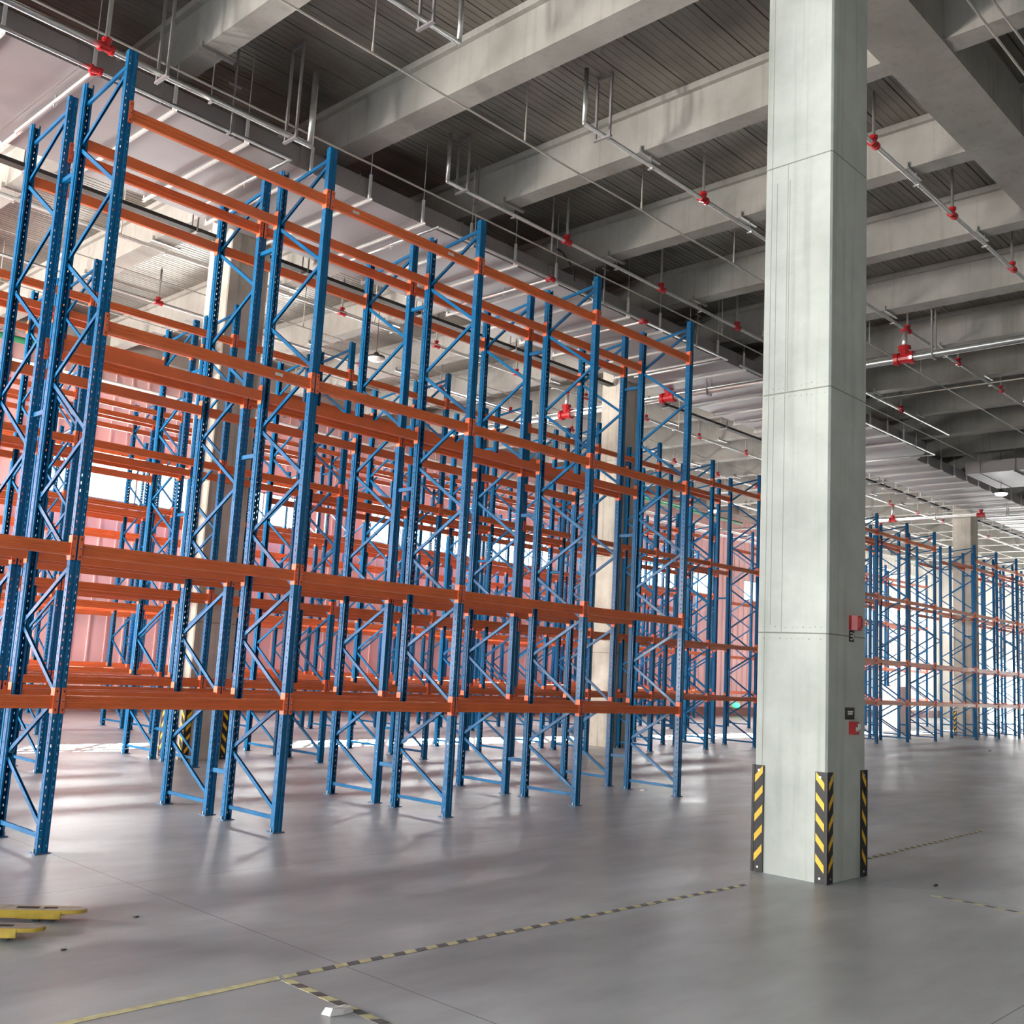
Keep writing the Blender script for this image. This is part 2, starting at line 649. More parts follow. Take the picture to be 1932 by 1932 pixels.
def guards(x, y, labels):
    cs = [(x, y, 0), (x + CW, y, PI / 2), (x + CW, y + CD, PI), (x, y + CD, -PI / 2)]
    for (a, c, rz), lb in zip(cs, labels):
        if lb:
            tag(obj('corner_guard', GM, loc=(a, c, 0.0), rotz=rz), lb, 'corner guard', 'yellow and black guards on column corners')


guards(5.5, -4.95, ['striped guard on the edge between light and dark faces of the free-standing column',
                    'striped guard on the shaded outer edge of the free-standing column, below the red buttons',
                    None,
                    'striped guard on the lit outer edge of the free-standing column, on the rack side'])
guards(5.36, 7.06, ['striped guard behind blue posts on the front edge of the stained column',
                    'yellow and black guard on the shaded edge of the stained column in the racking',
                    None,
                    'striped guard on the lit far edge of the stained column in the racking'])
guards(42.6, 7.06, [None, None, None, 'tiny striped guard at the foot of the distant concrete column'])

# alarm button, plates on the shaded face of the near column (y = -4.95)
YF = -4.95
t_ = thing('fire_alarm_sounder', 'red wedge-shaped alarm sounder high on the shaded face of the free-standing column', 'alarm', (6.03, YF, 2.56))
b = MB().mat(M['red'])
b.poly([(-.075, 0), (.075, 0), (.075, -.03), (.05, -.085), (-.05, -.085), (-.075, -.03)], -.075, .075)
obj('housing', b, t_)
obj('grille', MB().mat(M['red']).poly([(-.045, -.080), (.045, -.080), (.03, -.105), (-.03, -.105)], -.045, .05), t_)
t_ = thing('equipment_label', 'small dark marked label plate just below the red alarm sounder', 'label', (6.01, YF, 2.425))
obj('plate', MB().box(-.05, .05, -.008, 0, -.06, .055), t_, mt=M['dark'])
b = MB().mat(M['white'])
for z in (-.035, 0, .03):
    b.box(-.035, .012, -.011, -.008, z - .006, z + .006)
b.box(.02, .035, -.011, -.008, -.03, .035)
obj('marking', b, t_)
t_ = thing('call_point_sign', 'dark rectangular sign with a white marking above the red call point', 'sign', (5.98, YF, 1.635))
obj('plate', MB().box(-.10, .10, -.008, 0, -.06, .06), t_, mt=M['dark'])
b = MB().mat(M['white'])
b.box(-.055, .06, -.011, -.008, .012, .026)
for i in range(5):
    b.box(-.05 + i * .022, -.036 + i * .022, -.011, -.008, -.014, .008)
obj('marking', b, t_)
t_ = thing('fire_call_point', 'square red fire call point with a white tag, mounted below the dark sign', 'call point', (6.03, YF, 1.49))
obj('housing', MB().mat(M['red']).box(-.06, .06, -.055, 0, -.065, .065).box(-.05, .05, -.062, -.055, -.055, .055), t_)
obj('button', MB().box(-.028, .028, -.066, -.062, -.03, .01), t_, mt=M['white'])
obj('paper_tag', MB().box(.005, .058, -.072, -.067, -.01, .045), t_, mt=M['white'])


# ------------------------------------------------------------------ pallet racking
BAY = 2.544
RH = 7.957
LV = [1.385, 2.821, 5.047, 7.299]


def post_mesh():
    """perforated omega upright; web faces -y"""
    b = MB()
    PITCH = .075

    def strip(p0, p1, h0=None, h1=None, hz=.03, off=0.0, slant=0.0):
        p0, p1 = Vector(p0), Vector(p1)
        nrm = Vector((p1.y - p0.y, -(p1.x - p0.x))).normalized()
        for s in (0, 1):
            a, c = p0 - nrm * .003 * s, p1 - nrm * .003 * s

            def Q(u0_, u1_, z0, z1, dz=0):
                q0, q1 = a.lerp(c, u0_), a.lerp(c, u1_)
                pts = [(q0.x, q0.y, z0), (q1.x, q1.y, z0 + dz), (q1.x, q1.y, z1 + dz), (q0.x, q0.y, z1)]
                if s:
                    pts.reverse()
                b.quad(*pts)
            if h0 is None:
                Q(0, 1, 0, RH)
                continue
            Q(0, h0, 0, RH)
            Q(h1, 1, 0, RH)
            z = 0.0
            k = .06 + off
            while k < RH - .05:
                Q(h0, h1, z, k)
                z = k + hz
                k += PITCH
            Q(h0, h1, z, RH)
    strip((-.052, -.042), (-.016, -.045), .42, .64, .024)
    strip((-.016, -.045), (-.010, -.034))
    strip((-.010, -.034), (.010, -.034))
    strip((.010, -.034), (.016, -.045))
    strip((.016, -.045), (.052, -.042), .36, .58, .024)
    for sx in (1, -1):
        seg = [((.052, -.042), (.052, .020), .44, .62, .024, .02), ((.052, .020), (.040, .030), None, None, 0, 0), ((.040, .030), (.040, .048), None, None, 0, 0), ((.040, .048), (.024, .048), None, None, 0, 0)]
        for p0, p1, h0, h1, hz, off in seg:
            if sx < 0:
                q0, q1 = (-p1[0], p1[1]), (-p0[0], p0[1])
                strip(q0, q1, None if h0 is None else 1 - h1, None if h0 is None else 1 - h0, hz, off)
            else:
                strip(p0, p1, h0, h1, hz, off)
    return b.mesh('post', M['blue'])


POST = post_mesh()
FOOT = MB().mat(M['foot']).box(-.075, .075, -.065, .065, 0, .010).mat(M['bolt']).tube((-.06, 0, .008), (-.06, 0, .045), .009, 8).tube((.06, 0, .008), (.06, 0, .045), .009, 8).mesh('foot_plate')
FZ = [.22, 1.43, 2.69, 3.97, 5.25, 6.55, 7.80]
RZ = [.80, 2.09, 3.34, 4.62, 5.92, 7.22]


def brace_list():
    out = []
    ya, yb = .03, .97
    out.append(((0, ya, .15), (0, yb, .15)))
    for i in range(6):
        out.append(((0, ya, FZ[i]), (0, yb, RZ[i] - .03)))
        out.append(((0, yb, RZ[i] + .03), (0, ya, FZ[i + 1] - .03)))
    out.append(((0, ya, 7.83), (0, yb, 7.72)))
    return out


BR = [MB().chan(p, q, .042, .026, .005, (1, 0, 0)).mesh('brace', M['blue']) for p, q in brace_list()]
_b = MB()
for p, q in brace_list():
    _b.chan(p, q, .042, .026, .005, (1, 0, 0))
BRACING = _b.mesh('bracing', M['blue'])


def beam_mesh(full=True, length=BAY):
    """box beam with a stepped, twice-grooved outer face towards -y; origin at the connector centre height"""
    b = MB().mat(M['orange'])
    a, c = .052, length - .052
    zt, zb = .045, -.075
    pr = [(-.030, zt - .0), (-.030, zt - .022), (-.022, zt - .030), (-.022, zt - .044), (-.030, zt - .052), (-.030, zb + .052),
          (-.022, zb + .044), (-.022, zb + .030), (-.030, zb + .022), (-.030, zb), (.020, zb), (.020, zt)]
    n = len(b.v)
    k = len(pr)
    for x in (a, c):
        b.v += [(x, y, z) for y, z in pr]
    for i in range(k):
        j = (i + 1) % k
        b.face(n + j, n + i, n + k + i, n + k + j)
    return b


def conn(b, x, s):
    """end connector hooked on the post at x; s=+1 plate lies to the +x side of the post centre"""
    b.mat(M['conn'])
    xs = sorted((x + s * .010, x + s * .056))
    b.box(xs[0], xs[1], -.051, -.046, -.118, .118)
    xs = sorted((x + s * .052, x + s * .057))
    b.box(xs[0], xs[1], -.051, .030, -.118, .118)
    b.mat(M['dark'])
    for z in (-.085, 0.0, .085):
        b.box(x + s * .033 - .006, x + s * .033 + .006, -.0525, -.0505, z - .011, z + .011)
    b.mat(M['bolt'])
    b.tube((x + s * .033, -.058, .006), (x + s * .033, -.050, .006), .007, 6)
    return b


BEAM = beam_mesh().mesh('load_beam')
CONN_A = conn(MB(), 0, 1).mesh('end_connector')
CONN_B = conn(MB(), BAY, -1).mesh('end_connector')
_b = beam_mesh()
conn(_b, 0, 1)
conn(_b, BAY, -1)
BEAM_ONE = _b.mesh('load_beam')


SPACER = MB().chan((0, -.40 + .045, 0), (0, -.045, 0), .05, .045, .005, (1, 0, 0)).mesh('row_spacer', M['blue'])


def rack(label, x0, y0, k0, k1, levels, detail, group, spacer=False, skip=(), bay=BAY, beams=None, frames=None):
    """one single-depth line of racking: frames at x0+k*bay, beams in each bay between"""
    t = thing('pallet_rack', label, 'pallet rack', (x0 + k0 * bay, y0, 0), group=group)
    for k in range(k0, k1 + 1):
        if frames and k not in frames:
            continue
        fx = (k - k0) * bay
        fr = bpy.data.objects.new('upright_frame', None)
        COL.objects.link(fr)
        fr.parent = t
        fr.location = (fx, 0, 0)
        obj('post', POST, fr, (0, 0, 0))
        obj('post', POST, fr, (0, 1.0, 0), PI)
        obj('foot_plate', FOOT, fr, (0, 0, 0))
        obj('foot_plate', FOOT, fr, (0, 1.0, 0), PI)
        if detail >= 2:
            for m_ in BR:
                obj('brace', m_, fr)
        else:
            obj('bracing', BRACING, fr)
        if spacer:
            for z in (.53, 4.30, 6.95):
                obj('row_spacer', SPACER, t, (fx, 0, z))
    for k in range(k0, k1):
        lv = levels if not beams or k not in beams else beams[k]
        if k in skip:
            continue
        for li in lv:
            for rear in (0, 1):
                loc = ((k - k0) * bay + (bay if rear else 0), 1.0 if rear else 0, LV[li])
                rz = PI if rear else 0
                if detail >= 1:
                    bo = obj('load_beam', BEAM, t, loc, rz)
                    obj('end_connector', CONN_A, bo)
                    obj('end_connector', CONN_B, bo)
                else:
                    obj('load_beam', BEAM_ONE, t, loc, rz)
    return t


ALL = (0, 1, 2, 3)
G1 = 'blue and orange pallet racks'
RA = rack('front line of the empty blue and orange pallet rack standing closest to the camera', 0, 0, -1, 4, ALL, 2, G1, beams={-1: (0, 1)})
rack('empty pallet rack line bolted back to back behind the closest rack', 0, 1.406, -1, 4, ALL, 2, G1, spacer=True, beams={-1: (0, 1)})
rack('long rack line across the first aisle, running in front of the stained column', -.1, 6.0, -1, 9, ALL, 1, G1)
rack('long rack line across the first aisle, broken by the stained column standing in it', -.1, 7.406, -1, 9, ALL, 1, G1, spacer=True, skip=(2, 7))
rack('short end run of racking seen just beyond the free-standing column, facing the open aisle', .25, 6.0, 11, 14, ALL, 0, G1)
rack('short end run of racking behind the one just beyond the free-standing column', .25, 7.406, 11, 14, ALL, 0, G1, spacer=True)
rack('pallet rack line across the second aisle, seen through the two racks before it', 0, 12.5, 0, 12, ALL, 0, G1)
rack('pallet rack line backing the one across the second aisle', 0, 13.9, 0, 12, ALL, 0, G1, spacer=True)
rack('last pallet rack line, standing along the pink-lit wall under the windows', 0, 18.3, 1, 15, ALL, 0, G1)
rack('far rack run facing the open aisle, its end frame beside the distant column', 40.05, 6.0, 0, 7, ALL, 0, G1)
rack('far rack run behind the one with the bright blue end frame', 40.05, 7.406, 0, 7, ALL, 0, G1, spacer=True, skip=(1,))
rack('far rack line deep in the hall in front of the bright door openings', 33.4, 12.5, 0, 7, ALL, 0, G1)
for sx, lz in ((2.94, 3), (4.53, 3), (2.06, 2)):
    obj('sticker', MB().box(sx + BAY - .05, sx + BAY + .05, -.033, -.030, LV[lz] - .03, LV[lz] + .005), RA, mt=M['paper'])

# the low bridging beams in the gap between the end run and the far run
t = thing('bridging_beams', 'orange beams bridging the gap between the end rack run and the far run', 'beam', (.25 + 14 * BAY, 6.0, 0))
gap = 40.05 - (.25 + 14 * BAY)
bm = beam_mesh(True, gap)
conn(bm, 0, 1)
conn(bm, gap, -1)
bm = bm.mesh('load_beam')
for li in (0, 1, 2):
    obj('load_beam', bm, t, (0, 0, LV[li]))
    obj('load_beam', bm, t, (gap, 1.0, LV[li]), PI)

# ------------------------------------------------------------------ overhead services
# wide flat air duct
DZ0, DZ1, DY0, DY1 = 9.70, 10.05, 3.80, 6.90
t = thing('air_duct', 'wide flat galvanised air duct running above the racks', 'duct', (0, DY0, DZ0))
b = MB()
for a, c in zip([X0 + .2 + 1.21 * i for i in range(43)], [X0 + .2 + 1.21 * (i + 1) for i in range(43)]):
    if c > 27.8:
        break
    b.box(a + .004, c - .004, 0, DY1 - DY0, 0, DZ1 - DZ0)
obj('duct_body', b, t, mt=M['galv'])
b = MB()
i = 0
x = X0 + .2
while x < 27.8:
    b.box(x - .008, x + .008, -.02, DY1 - DY0 + .02, -.003, DZ1 - DZ0 + .02)
    x += 1.21 * 1
obj('flange', b, t, mt=M['galv'])
b = MB().poly([(27.8, 0), (29.6, 0), (30.6, .7), (62, .7), (62, DY1 - DY0), (27.8, DY1 - DY0)], 0, DZ1 - DZ0)
obj('duct_offset', b, t, mt=M['galv'])


def hanger_bar_mesh():
    b = MB()
    w = DY1 - DY0
    b.chan((0, -.12, -.045), (0, w + .12, -.045), .045, .045, .004, (0, 0, 1))
    for i in range(30):
        y = -.08 + i * (w + .16) / 30
        b.box(-.012, .012, y, y + .045, -.070, -.067)
    for y in (-.06, w + .06):
        b.box(-.022, .022, y - .02, y + .02, -.02, DZ1 - DZ0 + .06)
        b.tube((0, y, DZ1 - DZ0 + .05), (0, y, DECK - DZ0 - .004), .006, 6)
    return b.mesh('hanger_bar', M['bar'])


HB = hanger_bar_mesh()
for k in range(-10, 40):
    x = 2.03 + 1.21 * k + .3
    if x < X0 + .5 or x > 60 or 28.5 < x < 31:
        continue
    obj('hanger_bar', HB, t, (x, .7 if x > 31 else 0, 0))
for o in t.children:
    pass
t = thing('branch_air_duct', 'branch air duct turning off towards the open aisle above the distant rack end', 'duct', (33.4, -14, 9.62))
obj('duct_body', MB().box(0, 3.2, 0, 17.9, 0, .42), t, mt=M['galv'])
b = MB()
for i in range(15):
    b.box(-.02, 3.22, .6 + i * 1.2 - .015, .6 + i * 1.2 + .015, -.02, .44)
obj('flange', b, t, mt=M['galv'])
for i in range(9):
    b = MB().bar((-.1, 1 + i * 1.9, -.045), (3.3, 1 + i * 1.9, -.045), .045, .045)
    for x in (-.07, 3.27):
        b.tube((x, 1 + i * 1.9, -.05), (x, 1 + i * 1.9, DECK - 9.62 - .004), .008, 6)
    obj('hanger_bar', b, t, mt=M['galv'])


def coupling(t, x, y, z, axis='x', r=.038, tee=None):
    b = MB()
    e = Vector((1, 0, 0)) if axis == 'x' else Vector((0, 1, 0))
    c = Vector((x, y, z))
    k = r / .038
    for s in (-1, 1):
        b.tube(c + e * s * .10 * k, c + e * s * .055 * k, r * 1.75, 12)
    b.tube(c - e * .09 * k, c + e * .09 * k, r * 1.35, 12)
    if tee:
        v = Vector(tee)
        b.tube(c, c + v * .12 * k, r * 1.25, 12)
        b.tube(c + v * .085 * k, c + v * .13 * k, r * 1.7, 12)
    return obj('coupling', b, t, mt=M['red'])


def clampset(t, xc, y, z, w=.2):
    """bracket fixed under a concrete beam with a drop rod and ring clip round the pipe"""
    b = MB()
    b.bar((xc - w - .05, y + .06, SOFFIT + .0), (xc - w - .05, y + .06, SOFFIT + .07), .05, .012)
    b.bar((xc - w - .08, y + .06, SOFFIT - .018), (xc + w + .12, y + .06, SOFFIT - .018), .05, .03)
    b.tube((xc, y + .02, SOFFIT - .02), (xc, y + .02, z - .05), .008, 6)
    b.box(xc - .02, xc + .02, y - .055, y + .055, z - .075, z - .045)
    obj('beam_clamp', b, t, mt=M['pipe'])


def trapeze(t, x, y, z, w=.16):
    b = MB()
    for s in (-1, 1):
        b.bar((x, y + s * w, z - .06), (x, y + s * w, DECK), .035, .035, (1, 0, 0))
    b.bar((x, y - w - .03, z - .06), (x, y + w + .03, z - .06), .05, .03)
    b.bar((x, y - w, DECK - .06), (x, y + w, DECK - .06), .04, .04)
    obj('trapeze_hanger', b, t, mt=M['galv'])


def sprinkler_run(label, y, z, segs, heads, hangers=(), r=.036):
    t = thing('sprinkler_pipe', label, 'pipe', (segs[0][0], y, z), group='sprinkler pipes under the ceiling')
    ox, oy, oz = segs[0][0], y, z
    b = MB()
    for a, c, up0, up1 in segs:
        pts = [(a - ox, 0, 0), (c - ox, 0, 0)]
        if up0:
            pts = [(a - ox, 0, up0)] + pts
        if up1:
            pts = pts + [(c - ox, 0, up1)]
        b.path(pts, r)
    smooth(obj('pipe', b, t, mt=M['pipe']))
    for hx in heads:
        coupling(t, hx - ox, 0, 0, tee=(0, 0, 1))
        bb = MB().tube((hx - ox, 0, .1), (hx - ox, 0, DECK - z - .16), r * .72, 10)
        bb.tube((hx - ox, 0, DECK - z - .16), (hx - ox, 0, DECK - z - .10), .012, 8)
        bb.lathe((hx - ox, 0, DECK - z - .10), [(0.001, .004), (.022, .004), (.022, 0), (.001, 0)], 10)
        obj('sprinkler_riser', bb, t, mt=M['pipe'])
    for k in range(-9, 22):
        xc = 5.61 + 3.11 * k
        if any(a + .3 < xc < c - .3 for a, c, _, _ in segs):
            b2 = MB()
            lx = xc - ox
            w = .23 if k % 4 == 0 else .18
            top = SOFFIT - z
            b2.bar((lx - w - .03, .05, top + .0), (lx - w - .03, .05, top + .08), .05, .012)
            b2.bar((lx - w - .06, .05, top - .02), (lx + w + .14, .05, top - .02), .05, .03)
            b2.tube((lx, .0, top - .02), (lx, .0, -.05), .008, 6)
            b2.box(lx - .018, lx + .018, -.05, .05, -.07, -.045)
            obj('beam_clamp', b2, t, mt=M['pipe'])
    for hx in hangers:
        b2 = MB()
        lx = hx - ox
        for s in (-1, 1):
            b2.bar((lx, s * .14, -.06), (lx, s * .14, DECK - z - .004), .035, .035, (1, 0, 0))
        b2.bar((lx, -.17, -.06), (lx, .17, -.06), .05, .03)
        b2.bar((lx, -.14, DECK - z - .06), (lx, .14, DECK - z - .06), .04, .04)
        obj('trapeze_hanger', b2, t, mt=M['galv'])
    return t


sprinkler_run('sprinkler pipe looping up over a beam and running past the free-standing column', -.12, 10.2,
              [(-14.8, 4.35, 0, .9), (7.0, 71, .9, 0)], [10.28, 13.3, 18.9, 22, 25.1, 28.2, 31.3, 34.4, 37.5], (3.75, 7.45))
sprinkler_run('sprinkler pipe with red tees beyond the free-standing column, next to the wide main beam', -3.25, 10.2,
              [(9.6, 71, .9, 0)], [10.22, 13.38, 16.45, 19.6, 22.7, 25.8, 28.9])
sprinkler_run('sprinkler pipe with red tees that follows the edge of the air duct at beam level', 3.0, 10.2,
              [(7.05, 29.5, .9, 0)], [10.25, 13.41, 16.5, 19.6, 22.7, 25.8], (7.4,))
sprinkler_run('sprinkler pipe above the rack tops with one red tee and a thick riser', 3.0, 9.67,
              [(-14.8, 4.2, 0, 1.2)], [.95], (1.75, 3.85), r=.045)
sprinkler_run('far sprinkler pipe over the second aisle beyond the stained columns', 10.2, 10.2,
              [(-14.8, 71, 0, 0)], [7.16 + 3.11 * i for i in range(16)])
sprinkler_run('far sprinkler pipe over the third rack line', 13.4, 10.2,
              [(-14.8, 71, 0, 0)], [7.16 + 3.11 * i for i in range(16)])
sprinkler_run('far sprinkler pipe over the last aisle near the pink-lit wall', 16.6, 10.2,
              [(-14.8, 71, 0, 0)], [7.16 + 3.11 * i for i in range(16)])
sprinkler_run('thin pair of sprinkler pipes beyond the wide main beam in the upper corner', -6.6, 10.2,
              [(2, 40, 0, 0)], [16.0, 19.0, 22.0])

# pipe along the duct edge with arms passing under the duct
t = thing('under_duct_pipe', 'slim sprinkler pipe at the duct edge with white arms crossing below the duct', 'pipe', (0, 3.5, 9.60))
b = MB()
b.path([(-14.8, 0, 0), (4.2, 0, 0), (4.2, 2.6, 0)], .03)
b.path([(7.35, 2.6, 0), (7.35, 0, 0), (16.9, 0, 0), (16.9, 2.8, 0)], .03)
b.path([(17.5, 0, 0), (29.6, 0, 0), (29.6, 2.8, 0)], .03)
smooth(obj('pipe', b, t, mt=M['pipe']))
for x in (1.05, 10.4, 13.5, 22.5):
    coupling(t, x, 0, 0, r=.032, tee=(0, 1, 0))
    obj('cross_arm', MB().tube((x, .1, 0), (x, 2.7, 0), .028, 10), t, mt=M['pipe'])
for x in (4.2, 1.05, 7.35, 10.4, 16.9):
    b = MB()
    b.tube((x, 1.3, -.045), (x, 1.3, .10), .008, 6)
    b.lathe((x, 1.3, -.09), [(.002, 0), (.014, .005), (.014, .05), (.03, .055), (.002, .065)], 10)
    obj('sprinkler_head', b, t, mt=M['pipe'])
for x in (-2, 3.1, 8.2, 12, 15.5, 20, 24, 28):
    b = MB()
    b.bar((x, -.06, -.04), (x, .06, -.04), .03, .02)
    b.bar((x, -.06, -.05), (x, -.06, DECK - 9.6), .025, .025, (1, 0, 0))
    b.bar((x - .1, -.06, .7), (x + .1, -.06, .7), .03, .03)
    obj('drop_hanger', b, t, mt=M['galv'])

# thin conduits along x with short drop stems
def conduit(label, y, z, xa, xb, stems, r=.016):
    t = thing('conduit', label, 'conduit', (xa, y, z), group='thin conduits under the ceiling')
    b = MB().tube((0, 0, 0), (xb - xa, 0, 0), r, 8)
    obj('tube', b, t, mt=M['conduit'])
    for s in stems:
        b = MB().tube((s - xa, 0, 0), (s - xa, 0, DECK - z - .004), r * .7, 8).tube((s - xa, 0, 0), (s - xa, 0, .16), r * 1.1, 8)
        obj('stem', b, t, mt=M['conduit'])


conduit('thin pale conduit with short stems between the first two sprinkler pipes', 1.0, 10.2, -14.8, 71, [3.76, 6.87, 9.98, 13.1, 16.2, 19.3, 22.4])
conduit('thin conduit running just above the air duct edge', 3.35, 10.06, -14.8, 40, [4.0, 10.2, 16.4])
conduit('thin conduit below the wide main beam beyond the free-standing column', -5.62, 10.2, 2, 71, [13.4, 25.8])
conduit('second thin conduit beside the wide main beam', -5.85, 10.2, 2, 71, [16.5, 28.9])
conduit('thin conduit high over the second aisle', 11.8, 10.15, -14.8, 71, [4.05 + 6.22 * i for i in range(9)])
conduit('thin conduit high over the third rack line', 15.0, 10.15, -14.8, 71, [4.05 + 6.22 * i for i in range(9)])
conduit('thin conduit low over the second rack line', 8.9, 9.7, -14.8, 71, [4.05 + 6.22 * i for i in range(9)])
t = thing('conduit', 'thin conduit crossing under the beams beyond the thick pipe', 'conduit', (24.2, -14, 10.2), group='thin conduits under the ceiling')
obj('tube', MB().tube((0, 0, 0), (0, 17, 0), .018, 8), t, mt=M['conduit'])

t = thing('flexible_cable', 'black looped flexible cable hanging by the duct edge above the rack', 'cable', (11.0, 3.4, 10.1))
pts = [(-.55, .1, .12), (-.45, .1, .17), (-.3, .08, .13), (-.15, .05, 0), (-.05, .0, -.18), (-.02, 0, -.40)]
smooth(obj('cable', MB().path(pts, .018, 8), t, mt=M['black']))
obj('junction_box', MB().box(-.72, -.55, .04, .16, .06, .20).box(-.65, -.62, .08, .12, .20, DECK - 10.1 - .004), t, mt=M['galv'])

# thick main pipes along y
def main_pipe(label, x, z, ya, yb, tees, R=.085):
    t = thing('main_pipe', label, 'pipe', (x, ya, z), group='thick pipes crossing under the beams')
    smooth(obj('pipe', MB().tube((0, 0, 0), (0, yb - ya, 0), R, 20), t, mt=M['pipe']))
    for ty in tees:
        coupling(t, 0, ty - ya, 0, 'y', R, (0, 0, 1))
        bb = MB().tube((0, ty - ya, .2), (0, ty - ya, 10.2 - z), .06, 14)
        smooth(obj('riser', bb, t, mt=M['pipe']))
        obj('riser_collar', MB().tube((0, ty - ya, 10.12 - z), (0, ty - ya, 10.24 - z), .085, 14), t, mt=M['red'])
    y = ya + 1.2
    while y < yb:
        if min([abs(y - q) for q in tees] + [9]) > .4:
            b = MB().bar((-.11, y - ya, -.11), (.11, y - ya, -.11), .05, .03)
            for s in (-1, 1):
                b.bar((s * .11, y - ya, -.12), (s * .11, y - ya, SOFFIT + .6 - z), .035, .03, (0, 1, 0))
            obj('pipe_hanger', b, t, mt=M['galv'])
        y += 3.0


main_pipe('thick shiny main pipe crossing behind the free-standing column with a big red tee', 18.72, 9.48, -14, 19.5, [-.12, 6.5, 10.2])
main_pipe('distant thick pipe crossing in front of the distant column with small red tees', 41.7, 9.48, -14, 19.5, [6.3, 10.2], .06)

# dark cable trays under the main beam, between columns
for i, (xa, xb, lb) in enumerate(((-14.8, 5.3, 'dark cable tray ending at the first stained column'), (6.3, 17.4, 'dark cable tray between the two stained columns'),
                                  (19.0, 29.4, 'dark cable tray running from the thick pipe towards the hidden column'), (30.4, 41.4, 'dark cable tray ending at the distant column'),
                                  (43.6, 71, 'dark cable tray beyond the distant column'))):
    t = thing('cable_tray', lb, 'cable tray', (xa, 7.48, 9.64), group='dark cable trays under the main beam')
    b = MB()
    b.box(0, xb - xa, -.09, .09, 0, .006).box(0, xb - xa, -.095, -.088, 0, .07).box(0, xb - xa, .088, .095, 0, .07)
    obj('tray', b, t, mt=M['dark'])
    x = 1.0
    while x < xb - xa:
        b = MB().bar((x, -.12, -.02), (x, .12, -.02), .04, .03)
        for s in (-1, 1):
            b.bar((x, s * .11, -.03), (x, s * .11, SOFFIT - .004 - .02 - 9.64), .03, .02, (1, 0, 0))
        obj('tray_hanger', b, t, mt=M['galv'])
        x += 3.1

# pipes on the back wall
t = thing('wall_pipe', 'dark green pipe running high along the pink-lit back wall', 'pipe', (-14.8, 19.0, 10.0))
smooth(obj('pipe', MB().tube((0, 0, 0), (58, 0, 0), .09, 14), t, mt=M['green']))
obj('bracket', MB().box(10, 10.05, -.1, .9, -.12, -.09).box(30, 30.05, -.1, .9, -.12, -.09).box(50, 50.05, -.1, .9, -.12, -.09), t, mt=M['galv'])
for z, nm in ((9.55, 'pale pipe just below the green pipe on the back wall'), (9.25, 'lower pale pipe along the back wall')):
    t = thing('wall_pipe', nm, 'pipe', (-14.8, 19.5, z))
    smooth(obj('pipe', MB().tube((0, 0, 0), (84, 0, 0), .06, 12), t, mt=M['white']))
    obj('bracket', MB().box(12, 12.05, -.1, .5, -.09, -.06).box(32, 32.05, -.1, .5, -.09, -.06).box(52, 52.05, -.1, .5, -.09, -.06), t, mt=M['galv'])


# high-bay lamps
def lamp(label, x, y, z, on):
    t = thing('high_bay_lamp', label, 'lamp', (x, y, z), group='round high bay lamps')
    obj('suspension_rod', MB().tube((0, 0, .12), (0, 0, DECK - z), .008, 6), t, mt=M['dark'])
    smooth(obj('housing', MB().lathe((0, 0, 0), [(.001, .16), (.05, .15), (.08, .09), (.21, .05), (.23, .0), (.215, .0)], 24), t, mt=M['dark']))
    obj('diffuser', MB().lathe((0, 0, 0), [(.215, .004), (.19, -.05), (.10, -.085), (.001, -.095)], 24), t, mt=M['lamp_on'] if on else M['lamp_off'])


lamp('round unlit lamp hanging on a rod over the second aisle, seen between the racks', 11.3, 10.05, 9.3, False)
lamp('lit round lamp shining below the ducts near the distant column', 35.4, 3.35, 9.2, True)
lamp('small lit round lamp beyond the racks by the free-standing column', 34.6, 15.2, 9.2, True)

# ------------------------------------------------------------------ floor marking tape
def tape(label, p, q, dash=.095, w=.06, solid=False, gap0=0.0):
    p, q = Vector((*p, 0)), Vector((*q, 0))
    L = (q - p).length
    d = (q - p) / L
    s = Vector((-d.y, d.x, 0)) * w / 2
    b = MB()
    n = int(L / dash)
    for i in range(n):
        a, c = p + d * i * dash, p + d * (i + 1) * dash
        b.mat(M['tape_y'] if solid or i % 2 == 0 else M['tape_k'])
        sh = d * .012
        k = len(b.v)
        for z in (0.0005, .0022):
            b.v += [(*(v.xy), z) for v in (a - s - sh, c - s - sh, c + s + sh, a + s + sh)]
        b.face(k + 4, k + 5, k + 6, k + 7)
        b.face(k, k + 1, k + 5, k + 4)
        b.face(k + 2, k + 3, k + 7, k + 6)
    tag(obj('floor_tape', b), label, 'floor tape', 'yellow and black marking tape on the floor')


tape('long yellow and black striped floor tape leading to the free-standing column', (-.36, -4.41), (4.86, -4.50))
tape('plain yellow floor tape continuing towards the lower corner', (-2.1, -4.43), (-.37, -4.41), solid=True)
tape('short striped floor tape branching off at right angles towards the camera', (-.38, -4.47), (-.42, -6.4))
tape('striped floor tape running away from the shaded side of the free-standing column', (5.98, -5.8), (5.86, -9.0))
tape('faint striped floor tape beyond the free-standing column', (7.1, -4.5), (11.4, -4.35))


